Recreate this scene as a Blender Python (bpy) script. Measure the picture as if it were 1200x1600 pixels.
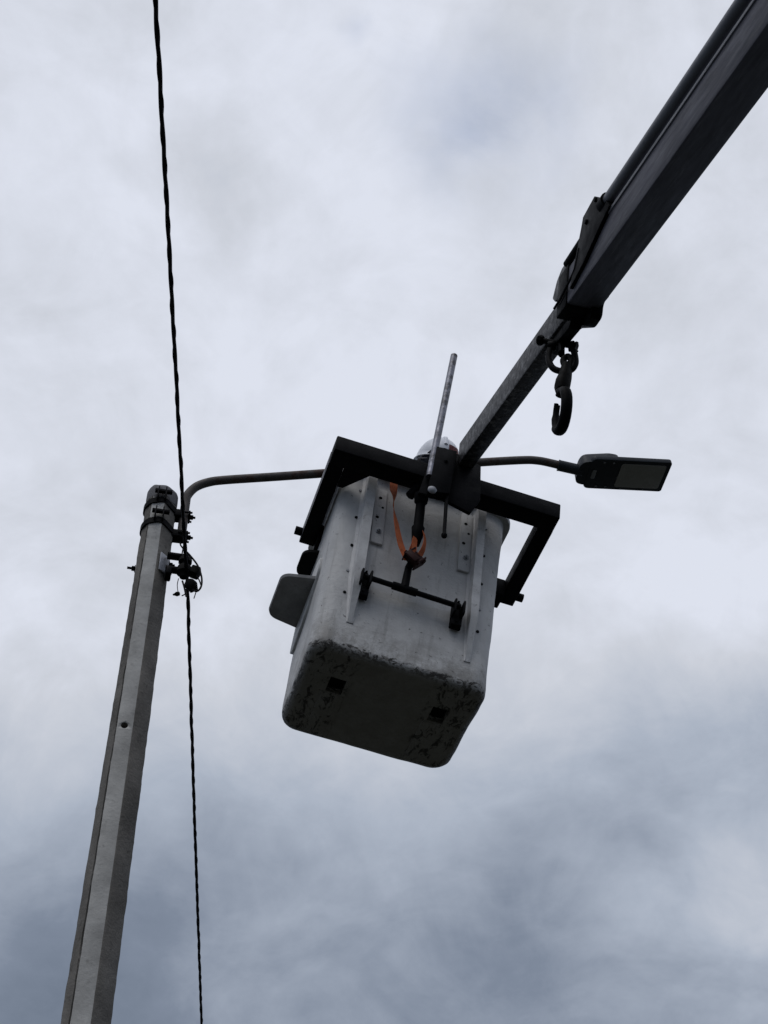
import bpy, bmesh, math, random
from mathutils import Vector, Matrix, noise
R = math.radians
random.seed(7)
sc = bpy.context.scene
for o in list(bpy.data.objects):
    bpy.data.objects.remove(o)
col = sc.collection

# ------------------------------------------------------------------ camera
CAM = Vector((0, 0, 1.6)); FPX = 2400.0; PITCH = R(45)
cd = bpy.data.cameras.new('camera'); co = bpy.data.objects.new('camera', cd); col.objects.link(co)
co.location = CAM; co.rotation_euler = (R(90) + PITCH, 0, 0)
cd.sensor_fit = 'VERTICAL'; cd.sensor_height = 36; cd.lens = 36 * FPX / 1600
cd.clip_start = 0.05; cd.clip_end = 4000
sc.camera = co
CP, SP = math.cos(PITCH), math.sin(PITCH)
def ray(u, v):
    x = (u - 600) / FPX; y = (800 - v) / FPX
    return Vector((x, CP - y * SP, SP + y * CP))
def hit(u, v, p0, n):
    """point where the sight line of photo pixel u,v meets the plane (p0,n)"""
    d = ray(u, v); n = Vector(n)
    return CAM + d * ((Vector(p0) - CAM).dot(n) / d.dot(n))

# ------------------------------------------------------------------ sky, sun, exposure
SUN_AZ, SUN_EL = R(205), R(58)        # azimuth clockwise from +Y: behind the camera, a little to the left
w = bpy.data.worlds.new('World'); sc.world = w; w.use_nodes = True
nt = w.node_tree; nt.nodes.clear()
def N(t, **k):
    n = nt.nodes.new(t)
    for a, b in k.items(): setattr(n, a, b)
    return n
def L(a, b): nt.links.new(a, b)
def setin(sock, v):
    if hasattr(v, 'is_linked') or hasattr(v, 'links'): L(v, sock)
    else: sock.default_value = v
def M_(op, a, b=None, c=None, clamp=False):
    n = N('ShaderNodeMath', operation=op, use_clamp=clamp)
    setin(n.inputs[0], a)
    if b is not None: setin(n.inputs[1], b)
    if c is not None: setin(n.inputs[2], c)
    return n.outputs[0]
def smooth(v, lo, hi, a=0.0, b=1.0):
    n = N('ShaderNodeMapRange', interpolation_type='SMOOTHSTEP')
    setin(n.inputs[0], v)
    for i, q in enumerate((lo, hi, a, b)): n.inputs[i + 1].default_value = q
    return n.outputs[0]
tc = N('ShaderNodeTexCoord').outputs['Generated']
sep = N('ShaderNodeSeparateXYZ'); L(tc, sep.inputs[0])
zz = M_('ADD', M_('MAXIMUM', sep.outputs[2], 0.02), 0.45)
cmb = N('ShaderNodeCombineXYZ'); setin(cmb.inputs[0], M_('DIVIDE', sep.outputs[0], zz)); setin(cmb.inputs[1], M_('DIVIDE', sep.outputs[1], zz))
def noi(scale, detail, rough, dist, off=(0, 0, 0), out=0):
    mp = N('ShaderNodeMapping'); L(cmb.outputs[0], mp.inputs[0]); mp.inputs['Location'].default_value = off
    n = N('ShaderNodeTexNoise'); L(mp.outputs[0], n.inputs['Vector'])
    n.inputs['Scale'].default_value = scale; n.inputs['Detail'].default_value = detail
    n.inputs['Roughness'].default_value = rough; n.inputs['Distortion'].default_value = dist
    return n.outputs[out]
big = noi(2.6, 3, .5, .5, (3.1, 1.7, 0)); mid = noi(8.5, 9, .58, .5, (.4, 5.2, 0)); fin = noi(24, 8, .62, .6, (9, 2, 0))
bil = M_('ABSOLUTE', M_('SUBTRACT', noi(11, 7, .55, .8, (4, 4, 0)), .5))          # billow edges
# cloud deck: brighter overhead, a darker bank lower down, both broken up by the same noise
elev = M_('ADD', M_('ARCSINE', sep.outputs[2]), M_('MULTIPLY', M_('SUBTRACT', big, .5), .16))
lum = smooth(elev, R(26.5), R(42), .31, .92)
lum = M_('ADD', lum, M_('MULTIPLY', M_('SUBTRACT', big, .5), .10))
lum = M_('ADD', lum, M_('MULTIPLY', M_('SUBTRACT', mid, .5), .42))
lum = M_('ADD', lum, M_('MULTIPLY', M_('SUBTRACT', fin, .5), .15))
lum = M_('ADD', lum, M_('MULTIPLY', M_('SUBTRACT', bil, .08), -.26))
# single cloud masses of the photograph: direction, angular radius, brightness
wob = N('ShaderNodeVectorMath', operation='MULTIPLY_ADD')
L(noi(5, 5, .55, .4, (1, 8, 0), 1), wob.inputs[0]); wob.inputs[1].default_value = (.16,) * 3; L(tc, wob.inputs[2])
wsub = N('ShaderNodeVectorMath', operation='SUBTRACT'); L(wob.outputs[0], wsub.inputs[0]); wsub.inputs[1].default_value = (.08,) * 3
def lobe(u, v, rpx):
    dv = ray(u, v).normalized()
    dt = N('ShaderNodeVectorMath', operation='DISTANCE'); L(wsub.outputs[0], dt.inputs[0]); dt.inputs[1].default_value = dv
    return smooth(dt.outputs['Value'], 0.0, rpx / FPX, 1.0, 0.0)
for u, v, r, a in [(1190, 1410, 250, .38), (850, 1330, 300, .05), (690, 1400, 220, .04), (1000, 1500, 220, .16), (200, 1540, 330, -.12),
                   (1080, 880, 260, .10), (350, 230, 170, -.14), (90, 260, 200, .08), (930, 60, 220, -.07),
                   (640, 640, 420, .07), (420, 1540, 170, .12), (1050, 1000, 260, .05), (110, 1580, 200, -.06), (620, 1180, 220, .08)]:
    lum = M_('ADD', lum, M_('MULTIPLY', lobe(u, v, r), a))
ramp = N('ShaderNodeValToRGB'); L(lum, ramp.inputs[0])
cr = ramp.color_ramp; cr.elements[0].position = 0.0; cr.elements[0].color = (.125, .158, .213, 1)
cr.elements[1].position = 1.0; cr.elements[1].color = (.725, .76, .855, 1)
for p, c in ((.3, (.21, .25, .325, 1)), (.6, (.41, .46, .55, 1)), (.85, (.60, .63, .70, 1))):
    e = cr.elements.new(p); e.color = c
sky = N('ShaderNodeTexSky', sky_type='NISHITA', sun_disc=False)
sky.sun_elevation = SUN_EL; sky.sun_rotation = SUN_AZ
b1 = N('ShaderNodeBackground'); L(sky.outputs[0], b1.inputs[0]); b1.inputs[1].default_value = .15
b2 = N('ShaderNodeBackground'); L(ramp.outputs[0], b2.inputs[0]); b2.inputs[1].default_value = 1.0
thin = M_('MULTIPLY', M_('MAXIMUM', lobe(795, 190, 210), M_('MULTIPLY', lobe(625, 0, 60), .6)), smooth(mid, .36, .62, .05, .5))
mx = N('ShaderNodeMixShader'); L(thin, mx.inputs[0]); L(b2.outputs[0], mx.inputs[1]); L(b1.outputs[0], mx.inputs[2])
wo = N('ShaderNodeOutputWorld'); L(mx.outputs[0], wo.inputs[0])
sd = bpy.data.lights.new('sun', 'SUN'); so = bpy.data.objects.new('sun', sd); col.objects.link(so)
sd.energy = .75; sd.angle = R(35); sd.color = (1, .97, .93)
sv = Vector((math.sin(SUN_AZ) * math.cos(SUN_EL), math.cos(SUN_AZ) * math.cos(SUN_EL), math.sin(SUN_EL)))
so.rotation_euler = sv.to_track_quat('Z', 'Y').to_euler(); so.location = (0, 0, 30)
vs = sc.view_settings; vs.view_transform = 'Standard'; vs.look = 'None'; vs.exposure = 0; vs.gamma = 1
vs.use_curve_mapping = False
sc.render.resolution_x, sc.render.resolution_y = 768, 1024

# ------------------------------------------------------------------ materials
MAT = {}
def material(name, base, rough=.6, metal=0.0, var=.25, vscale=8.0, bump=.0, bscale=40.0, second=None, sscale=20, sthr=(.55, .65), spec=.5, stretch=(1, 1, 1)):
    m = bpy.data.materials.new(name); m.use_nodes = True
    t = m.node_tree; p = t.nodes['Principled BSDF']
    def nn(k): return t.nodes.new(k)
    tcn = nn('ShaderNodeTexCoord'); mp = nn('ShaderNodeMapping'); mp.inputs['Scale'].default_value = stretch
    t.links.new(tcn.outputs['Object'], mp.inputs[0]); V = mp.outputs[0]
    def noise_(s, d=5, r=.6):
        n = nn('ShaderNodeTexNoise'); n.inputs['Scale'].default_value = s; n.inputs['Detail'].default_value = d; n.inputs['Roughness'].default_value = r
        t.links.new(V, n.inputs['Vector']); return n.outputs[0]
    a = nn('ShaderNodeMapRange'); t.links.new(noise_(vscale), a.inputs[0])
    for i, q in enumerate((.3, .7, 1 - var, 1 + var)): a.inputs[i + 1].default_value = q
    mulc = nn('ShaderNodeVectorMath'); mulc.operation = 'SCALE'; mulc.inputs[0].default_value = base; t.links.new(a.outputs[0], mulc.inputs['Scale'])
    outc = mulc.outputs[0]
    if second:
        s = nn('ShaderNodeMapRange'); s.interpolation_type = 'SMOOTHSTEP'; t.links.new(noise_(sscale, 8, .7), s.inputs[0])
        s.inputs[1].default_value, s.inputs[2].default_value = sthr
        mix = nn('ShaderNodeMix'); mix.data_type = 'RGBA'; t.links.new(s.outputs[0], mix.inputs[0]); t.links.new(outc, mix.inputs[6]); mix.inputs[7].default_value = (*second, 1)
        outc = mix.outputs[2]
    t.links.new(outc, p.inputs['Base Color'])
    rr = nn('ShaderNodeMapRange'); t.links.new(noise_(vscale * 2.3), rr.inputs[0])
    for i, q in enumerate((.3, .7, max(.05, rough - .12), min(1, rough + .12))): rr.inputs[i + 1].default_value = q
    t.links.new(rr.outputs[0], p.inputs['Roughness'])
    p.inputs['Metallic'].default_value = metal; p.inputs['Specular IOR Level'].default_value = spec
    if bump:
        b = nn('ShaderNodeBump'); b.inputs['Strength'].default_value = bump; b.inputs['Distance'].default_value = .01
        t.links.new(noise_(bscale, 6, .65), b.inputs['Height']); t.links.new(b.outputs[0], p.inputs['Normal'])
    MAT[name] = m; return m
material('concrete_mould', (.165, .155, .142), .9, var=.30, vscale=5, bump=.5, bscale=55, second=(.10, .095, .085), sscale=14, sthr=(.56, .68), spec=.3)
material('concrete_trowel_lit', (.46, .455, .44), .85, var=.22, vscale=7, bump=.35, bscale=45, second=(.24, .235, .225), sscale=16, sthr=(.56, .74), spec=.3)  # trowelled face, with part of its lit brightness put into the colour
material('concrete_groove', (.05, .047, .043), .95, var=.5, vscale=9, bump=.5, bscale=60, second=(.16, .15, .14), sscale=6, sthr=(.5, .62), spec=.2)
material('bitumen_cap', (.13, .13, .14), .75, var=.45, vscale=14, bump=.4, bscale=30, spec=.3)
material('galvanised', (.25, .26, .28), .5, .5, .3, 12, .1, 60)
material('dull_zinc', (.32, .33, .36), .55, .3, .2, 14)
material('rusty_pipe', (.075, .066, .062), .65, .2, .3, 9, .15, 60, second=(.060, .032, .023), sscale=9, sthr=(.5, .62))
material('black_steel', (.0055, .0057, .0070), .6, 0, .35, 7, .12, 50, second=(.03, .03, .034), sscale=30, sthr=(.64, .78), spec=.05)
material('black_rubber', (.006, .006, .006), .7, 0, .2, 10, spec=.08)
material('boom_paint', (.085, .086, .105), .6, 0, .35, 5, .06, 30, second=(.15, .152, .175), sscale=8, sthr=(.5, .72), stretch=(6, .7, 6), spec=.12)
material('boom_worn', (.028, .028, .031), .5, 0, .5, 16, .35, 45, second=(.17, .17, .175), sscale=26, sthr=(.50, .64), spec=.2)
material('arm_lit_face', (.10, .10, .115), .5, 0, .4, 14, .25, 45, second=(.02, .02, .023), sscale=20, sthr=(.52, .66), spec=.15)  # outer face of the black arm, sky light put into its paler colour
material('tube_paint', (.12, .125, .145), .4, 0, .25, 5, spec=.3)
material('chrome_worn', (.17, .175, .215), .4, .35, .35, 16, .2, 50, second=(.035, .035, .045), sscale=17, sthr=(.47, .60))
material('lamp_grey', (.034, .040, .048), .5, 0, .15, 10, spec=.15)
material('lamp_lens', (.30, .30, .29), .3, 0, .08, 6, spec=.3)
material('led_dot', (.35, .33, .2), .4)
material('cable_black', (.006, .006, .008), .65, 0, .2, 20, spec=.1)
material('orange_web', (.46, .125, .05), .8, 0, .22, 18, .4, 220, second=(.16, .045, .02), sscale=22, sthr=(.58, .72), spec=.2)
material('ratchet_red', (.032, .010, .009), .55, 0, .35, 18, spec=.15)
material('helmet_white', (.72, .74, .80), .3, 0, .05, 8)
material('helmet_red', (.22, .018, .02), .4)
material('dark_cloth', (.016, .018, .026), .85, 0, .3, 30, .3, 120, spec=.2)
material('skin', (.45, .27, .19), .55, 0, .08, 20)
material('strap_grey', (.22, .22, .23), .7)
material('ground_gravel', (.036, .036, .034), .95, 0, .35, .6, .5, 9, second=(.035, .04, .026), sscale=.35, sthr=(.45, .6), spec=.2)
material('rib_paint', (.56, .56, .565), .55, 0, .18, 12, .25, 60, second=(.34, .335, .33), sscale=26, sthr=(.58, .7), spec=.35)
material('step_grey', (.26, .26, .265), .75, 0, .18, 14, .2, 60, second=(.15, .15, .15), sscale=20, sthr=(.58, .72))

def fibreglass():
    m = bpy.data.materials.new('fibreglass'); m.use_nodes = True
    t = m.node_tree; p = t.nodes['Principled BSDF']
    def nn(k): return t.nodes.new(k)
    tcn = nn('ShaderNodeTexCoord').outputs['Object']
    def noi_(s, d=6, r=.6, sc3=(1, 1, 1), dist=0):
        mp = nn('ShaderNodeMapping'); mp.inputs['Scale'].default_value = sc3; t.links.new(tcn, mp.inputs[0])
        n = nn('ShaderNodeTexNoise'); n.inputs['Scale'].default_value = s; n.inputs['Detail'].default_value = d
        n.inputs['Roughness'].default_value = r; n.inputs['Distortion'].default_value = dist
        t.links.new(mp.outputs[0], n.inputs['Vector']); return n.outputs[0]
    def rng(v, a, b, c=0., d=1.):
        n = nn('ShaderNodeMapRange'); n.interpolation_type = 'SMOOTHSTEP'; t.links.new(v, n.inputs[0])
        for i, q in enumerate((a, b, c, d)): n.inputs[i + 1].default_value = q
        return n.outputs[0]
    def mul(a, b, op='MULTIPLY'):
        n = nn('ShaderNodeMath'); n.operation = op
        for i, q in enumerate((a, b)):
            if isinstance(q, (int, float)): n.inputs[i].default_value = q
            else: t.links.new(q, n.inputs[i])
        return n.outputs[0]
    def mixc(f, a, b):
        n = nn('ShaderNodeMix'); n.data_type = 'RGBA'; t.links.new(f, n.inputs[0])
        for i, q in ((6, a), (7, b)):
            if isinstance(q, tuple): n.inputs[i].default_value = (*q, 1)
            else: t.links.new(q, n.inputs[i])
        return n.outputs[2]
    s = nn('ShaderNodeSeparateXYZ'); t.links.new(tcn, s.inputs[0])
    c = mixc(rng(noi_(4, 5), .35, .7), (.57, .57, .57), (.46, .46, .462))
    c = mixc(mul(rng(noi_(9, 5, .6, (3.2, 3.2, .35)), .52, .72), .45), c, (.27, .265, .26))          # rain streaks
    c = mixc(mul(rng(noi_(38, 4, .7), .64, .69), .85), c, (.10, .095, .09))                             # specks
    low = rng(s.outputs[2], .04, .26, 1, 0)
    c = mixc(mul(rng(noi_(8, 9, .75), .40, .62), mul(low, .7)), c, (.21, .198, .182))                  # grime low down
    edge = rng(s.outputs[2], .022, .062, 1, 0)
    rim = mul(rng(s.outputs[2], .002, .008, 0, 1), edge)
    chip = rng(mul(noi_(24, 9, .78, (1, 1, 1.8), 1.2), mul(rim, .10), 'ADD'), .572, .612)
    c = mixc(mul(chip, rng(rim, .15, .5)), c, (.026, .023, .020))                                                    # chipped gel coat round the bottom edge
    scr = rng(noi_(16, 5, .6, (1, 1, 3.5), 2.6), .655, .675)
    c = mixc(mul(scr, rng(s.outputs[2], .08, .34, 1, .05)), c, (.06, .055, .05))
    c = mixc(mul(rng(noi_(40, 6, .7, (1, 1, .6)), .50, .60), mul(rng(s.outputs[2], .03, .2, 1, 0), .5)), c, (.30, .29, .275))
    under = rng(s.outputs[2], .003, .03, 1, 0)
    c = mixc(mul(under, .8), c, (.19, .18, .16))                                                     # underside mixed darker and browner
    ax = nn('ShaderNodeMath'); ax.operation = 'ABSOLUTE'; t.links.new(s.outputs[0], ax.inputs[0])
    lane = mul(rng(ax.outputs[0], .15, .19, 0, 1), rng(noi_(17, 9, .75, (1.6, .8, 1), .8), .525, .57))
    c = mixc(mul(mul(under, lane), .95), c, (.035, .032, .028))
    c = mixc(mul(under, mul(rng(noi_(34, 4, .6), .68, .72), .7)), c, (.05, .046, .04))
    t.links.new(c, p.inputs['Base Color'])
    p.inputs['Roughness'].default_value = .55; p.inputs['Specular IOR Level'].default_value = .35
    b = nn('ShaderNodeBump'); b.inputs['Strength'].default_value = .35; b.inputs['Distance'].default_value = .012
    h = mul(noi_(22, 6, .62), mul(chip, -.5), 'ADD')
    t.links.new(h, b.inputs['Height']); t.links.new(b.outputs[0], p.inputs['Normal'])
    MAT['fibreglass'] = m
fibreglass()

# ------------------------------------------------------------------ mesh helpers
def build(name, bm, mat, parent=None, ang=38):
    bmesh.ops.recalc_face_normals(bm, faces=bm.faces)
    for f in bm.faces: f.smooth = True
    ca = R(ang)
    for e in bm.edges:
        if len(e.link_faces) != 2 or e.calc_face_angle(0) > ca: e.smooth = False
    me = bpy.data.meshes.new(name); bm.to_mesh(me); bm.free()
    for m in (mat if isinstance(mat, (list, tuple)) else [mat]): me.materials.append(MAT[m])
    o = bpy.data.objects.new(name, me); col.objects.link(o)
    if parent: o.parent = parent
    return o
def B(): return bmesh.new()
def merge(bm, tmp):
    me = bpy.data.meshes.new('tmp'); tmp.to_mesh(me); tmp.free(); bm.from_mesh(me); bpy.data.meshes.remove(me)
def box(bm, lo, hi, bev=.004, rot=None, seg=2):
    t = bmesh.new(); bmesh.ops.create_cube(t, size=1)
    c = [(a + b) / 2 for a, b in zip(lo, hi)]; s = [abs(b - a) for a, b in zip(lo, hi)]
    for v in t.verts: v.co = Vector((v.co.x * s[0], v.co.y * s[1], v.co.z * s[2]))
    if bev: bmesh.ops.bevel(t, geom=t.edges[:], offset=min(bev, min(s) * .45), segments=seg, affect='EDGES', profile=.5)
    if rot is not None:
        for v in t.verts: v.co = rot @ v.co
    for v in t.verts: v.co += Vector(c)
    merge(bm, t); return bm
def frame_at(d, ref=(0, 0, 1)):
    d = Vector(d).normalized(); ref = Vector(ref)
    if abs(d.dot(ref)) > .96: ref = Vector((1, 0, 0))
    x = ref.cross(d).normalized(); return x, d.cross(x), d
def tube(bm, pts, r, n=14, caps=True, flat=1.0):
    pts = [Vector(p) for p in pts]; rs = r if isinstance(r, (list, tuple)) else [r] * len(pts)
    rings = []; px = None
    for i, p in enumerate(pts):
        d = (pts[min(i + 1, len(pts) - 1)] - pts[max(i - 1, 0)])
        if px is None: x, y, d = frame_at(d)
        else:
            d = d.normalized(); x = (px - d * px.dot(d)).normalized(); y = d.cross(x)
        px = x
        rings.append([bm.verts.new(p + (x * math.cos(a) + y * math.sin(a) * flat) * rs[i]) for a in [2 * math.pi * k / n for k in range(n)]])
    for a, b in zip(rings, rings[1:]):
        for k in range(n): bm.faces.new((a[k], a[(k + 1) % n], b[(k + 1) % n], b[k]))
    if caps:
        bm.faces.new(rings[0][::-1]); bm.faces.new(rings[-1])
    return bm
def lathe(bm, o, axis, prof, n=20):
    x, y, d = frame_at(axis); o = Vector(o)
    rings = [[bm.verts.new(o + d * z + (x * math.cos(a) + y * math.sin(a)) * max(r, 1e-4)) for a in [2 * math.pi * k / n for k in range(n)]] for r, z in prof]
    for a, b in zip(rings, rings[1:]):
        for k in range(n): bm.faces.new((a[k], a[(k + 1) % n], b[(k + 1) % n], b[k]))
    bm.faces.new(rings[0][::-1]); bm.faces.new(rings[-1]); return bm
def bolt(bm, o, axis, r=.011, h=.009):
    x, y, d = frame_at(axis); o = Vector(o)
    lathe(bm, o - d * .002, d, [(r * 1.45, 0), (r * 1.45, .004)], 14)
    lathe(bm, o + d * .002, d, [(r, 0), (r, h), (r * .85, h + .002)], 6)
    lathe(bm, o + d * h, d, [(r * .5, 0), (r * .5, h), (r * .4, h + .002)], 10); return bm
def prism(bm, poly, f, t0, t1, bev=.003):
    """poly: 2D points, f(a,b,t)->3D"""
    t = bmesh.new()
    lo = [t.verts.new(f(a, b, t0)) for a, b in poly]; hi = [t.verts.new(f(a, b, t1)) for a, b in poly]
    t.faces.new(lo[::-1]); t.faces.new(hi)
    for i in range(len(poly)): j = (i + 1) % len(poly); t.faces.new((lo[i], lo[j], hi[j], hi[i]))
    bmesh.ops.recalc_face_normals(t, faces=t.faces)
    if bev: bmesh.ops.bevel(t, geom=t.edges[:], offset=bev, segments=2, affect='EDGES', profile=.5)
    merge(bm, t); return bm
def rounded(poly, r, n=6):
    out = []; m = len(poly)
    for i in range(m):
        p = Vector(poly[i]); a = Vector(poly[i - 1]); b = Vector(poly[(i + 1) % m]); rr = r[i] if isinstance(r, (list, tuple)) else r
        da = (a - p).normalized(); db = (b - p).normalized(); rr = min(rr, (a - p).length * .48, (b - p).length * .48)
        for k in range(n + 1):
            s = k / n; q = (p + da * rr) * (1 - s) ** 2 + p * 2 * s * (1 - s) + (p + db * rr) * s * s
            out.append((q.x, q.y))
    return out
def smooth_path(pts, n=8):
    P = [Vector(p) for p in pts]; out = []
    for i in range(len(P) - 1):
        p0 = P[max(i - 1, 0)]; p1 = P[i]; p2 = P[i + 1]; p3 = P[min(i + 2, len(P) - 1)]
        for k in range(n):
            t = k / n
            out.append(.5 * ((2 * p1) + (p2 - p0) * t + (2 * p0 - 5 * p1 + 4 * p2 - p3) * t * t + (3 * p1 - p0 - 3 * p2 + p3) * t ** 3))
    return out + [P[-1]]
def tag(o, label, cat, group=None):
    o['label'] = label; o['category'] = cat
    if group: o['group'] = group
    return o
def thing(name, label, cat, mw=None):
    e = bpy.data.objects.new(name, None); col.objects.link(e); e.empty_display_size = .1
    if mw is not None: e.matrix_world = mw
    return tag(e, label, cat)
def mat4(o, x, y, z):
    m = Matrix.Identity(4)
    for i, v in enumerate((x, y, z)):
        for k in range(3): m[k][i] = v[k]
    for k in range(3): m[k][3] = o[k]
    return m

# ------------------------------------------------------------------ ground
bm = B(); bmesh.ops.create_grid(bm, x_segments=4, y_segments=4, size=600)
g = build('ground', bm, 'ground_gravel'); g['kind'] = 'structure'

# ------------------------------------------------------------------ concrete pole
POLE_Y = 6.0
ptop = hit(254, 777, (0, POLE_Y, 0), (0, 1, 0)); PX = ptop.x; PTOP = ptop.z
PAX = Vector((PX, POLE_Y, 0))
def pole_w(z): return .171 + (7.22 - z) * .0124           # width across, metres
vdir = Vector((PX, POLE_Y, 0)).normalized(); vside = Vector((vdir.y, -vdir.x, 0))
def pole_pt(a, d, z): return PAX + vside * a + vdir * d + Vector((0, 0, z))
pole = thing('concrete_pole', 'tall tapered grey concrete pole with flat faces and a round hole', 'pole', Matrix.Translation(PAX))
PO = [(-.5, -.18), (-.335, -.43), (.115, -.47), (.5, -.13), (.5, .18), (.335, .43), (-.115, .47), (-.5, .13)]
poly = []
for i in range(8):
    a = Vector(PO[i]); b = Vector(PO[(i + 1) % 8]); l = (b - a).length; e = .024 / l
    for s in (e, .5, 1 - e): poly.append(a.lerp(b, s))
bm = B(); rings = []; NZ = 330
zs = [-.6 + (PTOP + .6) * k / NZ for k in range(NZ + 1)]
for z in zs:
    wv = pole_w(z); rg = []
    for k, p in enumerate(poly):
        q = p * wv; am = .0016 if k % 3 == 1 else .0065
        nz = noise.noise(Vector((p.x * 9, p.y * 9, z * 7))) + .7 * noise.noise(Vector((p.x * 9 + 5, p.y * 9, z * 26)))
        q = q * (1 + am / (wv * .5) * nz * .6)
        rg.append(bm.verts.new(vside * q.x + vdir * q.y + Vector((0, 0, z))))
    rings.append(rg)
nP = len(poly)
for a, b in zip(rings, rings[1:]):
    for k in range(nP):
        f = bm.faces.new((a[k], a[(k + 1) % nP], b[(k + 1) % nP], b[k]))
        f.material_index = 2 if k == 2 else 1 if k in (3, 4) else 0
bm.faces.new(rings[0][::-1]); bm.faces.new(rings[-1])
shaft = build('shaft', bm, ['concrete_mould', 'concrete_trowel_lit', 'concrete_groove'], pole, 60)
# the round hole through the shaft, cut for good
hp = hit(194.5, 1133, PAX - vdir * .085, vdir)
ct = B(); tube(ct, [hp - vdir * .4, hp + vdir * .4], .0172, 20)
for v in ct.verts: v.co -= PAX
cut = build('cutter', ct, 'concrete_mould')
cut.parent = pole
md = shaft.modifiers.new('b', 'BOOLEAN'); md.object = cut; md.operation = 'DIFFERENCE'; md.solver = 'EXACT'
bpy.context.view_layer.update()
dg = bpy.context.evaluated_depsgraph_get()
nm = bpy.data.meshes.new_from_object(shaft.evaluated_get(dg)); shaft.modifiers.clear(); old = shaft.data; shaft.data = nm; nm.name = 'shaft'
bpy.data.objects.remove(cut)
bm = B(); rings = []
for s, dz in ((1.03, -.03), (1.06, 0), (1.05, .045), (.97, .068), (.7, .082), (.2, .088)):
    wv = pole_w(PTOP) * s
    pl = rounded([tuple(p * wv) for p in [Vector(q) for q in PO]], .02, 3)
    rings.append([bm.verts.new(vside * a + vdir * b + Vector((0, 0, PTOP + dz - .045 + .004 * noise.noise(Vector((a * 40, b * 40, dz)))))) for a, b in pl])
for a, b in zip(rings, rings[1:]):
    for k in range(len(a)): bm.faces.new((a[k], a[(k + 1) % len(a)], b[(k + 1) % len(a)], b[k]))
bm.faces.new(rings[0][::-1]); bm.faces.new(rings[-1])
build('cap', bm, 'bitumen_cap', pole, 45)

# ------------------------------------------------------------------ street lamp on its bracket arm
LD = Vector((math.cos(R(10)), math.sin(R(10)), 0)); LN = Vector((-LD.y, LD.x, 0))
def lamp_pt(u, v): return hit(u, v, PAX, LN)
lamp = thing('street_lamp', 'dark flat street lamp on a bent pipe arm clamped to the pole top', 'street lamp', Matrix.Translation(PAX))
def LL(p): return Vector(p) - PAX
foot = lamp_pt(283, 840); bend = lamp_pt(287, 786)
ax_ = foot.copy(); top_ = Vector((foot.x, foot.y, bend.z))
arm_px = [(293, 774), (306, 761), (326, 753.5), (352, 750), (420, 745.5), (500, 740), (640, 730), (750, 722.5), (815, 719), (838, 719.5), (858, 723), (890, 731)]
arm_pts = [LL(foot), LL(foot.lerp(top_, .5)), LL(top_)] + [LL(lamp_pt(u, v)) for u, v in arm_px]
arm_path = smooth_path(arm_pts, 7)
bm = B(); tube(bm, arm_path, .0255, 18); build('arm', bm, 'rusty_pipe', lamp)
# lamp head in a frame of its own
tilt = R(6.5); sp0 = LL(lamp_pt(872, 727)); sp1 = LL(lamp_pt(912, 736))
hx = (LD * math.cos(tilt) + Vector((0, 0, math.sin(tilt)))); hy = LN.copy(); hz = hx.cross(hy)
bm = B(); dd = (sp1 - sp0).normalized(); tube(bm, [sp0, sp0 + dd * .012, sp1 - dd * .005], [.036, .034, .034], 20)
build('sleeve', bm, 'lamp_grey', lamp)
HO = sp1 + hx * (-.03) + hy * (-.0)
def HP(x, y, z): return HO + hx * x + hy * y + hz * z
bm = B(); pl = rounded([(.05, -.125), (.562, -.125), (.562, .125), (.05, .125)], [.04, .02, .02, .04], 5)
prism(bm, pl, lambda a, b, t: HP(a, b, t), -.022, .012, .005); build('housing', bm, 'lamp_grey', lamp)
bm = B(); pl = rounded([(-.012, -.09), (.25, -.122), (.25, .122), (-.012, .09)], [.05, .06, .06, .05], 6)
t = bmesh.new(); r0 = [t.verts.new(HP(a, b, -.018)) for a, b in pl]; r1 = [t.verts.new(HP(.004 + a * .95, b * .97, .045)) for a, b in pl]; r2 = [t.verts.new(HP(.015 + a * .80, b * .84, .066)) for a, b in pl]
for a, b in ((r0, r1), (r1, r2)):
    for k in range(len(pl)): t.faces.new((a[k], a[(k + 1) % len(pl)], b[(k + 1) % len(pl)], b[k]))
t.faces.new(r0[::-1]); t.faces.new(r2); merge(bm, t)
build('gear_cover', bm, 'lamp_grey', lamp)
bm = B(); pl = rounded([(.245, -.098), (.532, -.098), (.532, .098), (.245, .098)], .018, 5)
prism(bm, pl, lambda a, b, t: HP(a, b, t), -.0255, -.018, .002); lens = build('lens', bm, 'lamp_lens', lamp)
bm = B(); prism(bm, rounded([(.075, -.035), (.10, -.035), (.10, .035), (.075, .035)], .006, 3), lambda a, b, t: HP(a, b, t), -.028, -.02, .002)
build('latch', bm, 'galvanised', lamp)
for sx, sy in ((.13, -.1), (.13, .1), (.19, -.1), (.19, .1)):
    bm = B(); lathe(bm, HP(sx, sy, -.021), -hz, [(.007, 0), (.007, .004), (.005, .006)], 10); build('screw', bm, 'galvanised', lamp)
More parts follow.
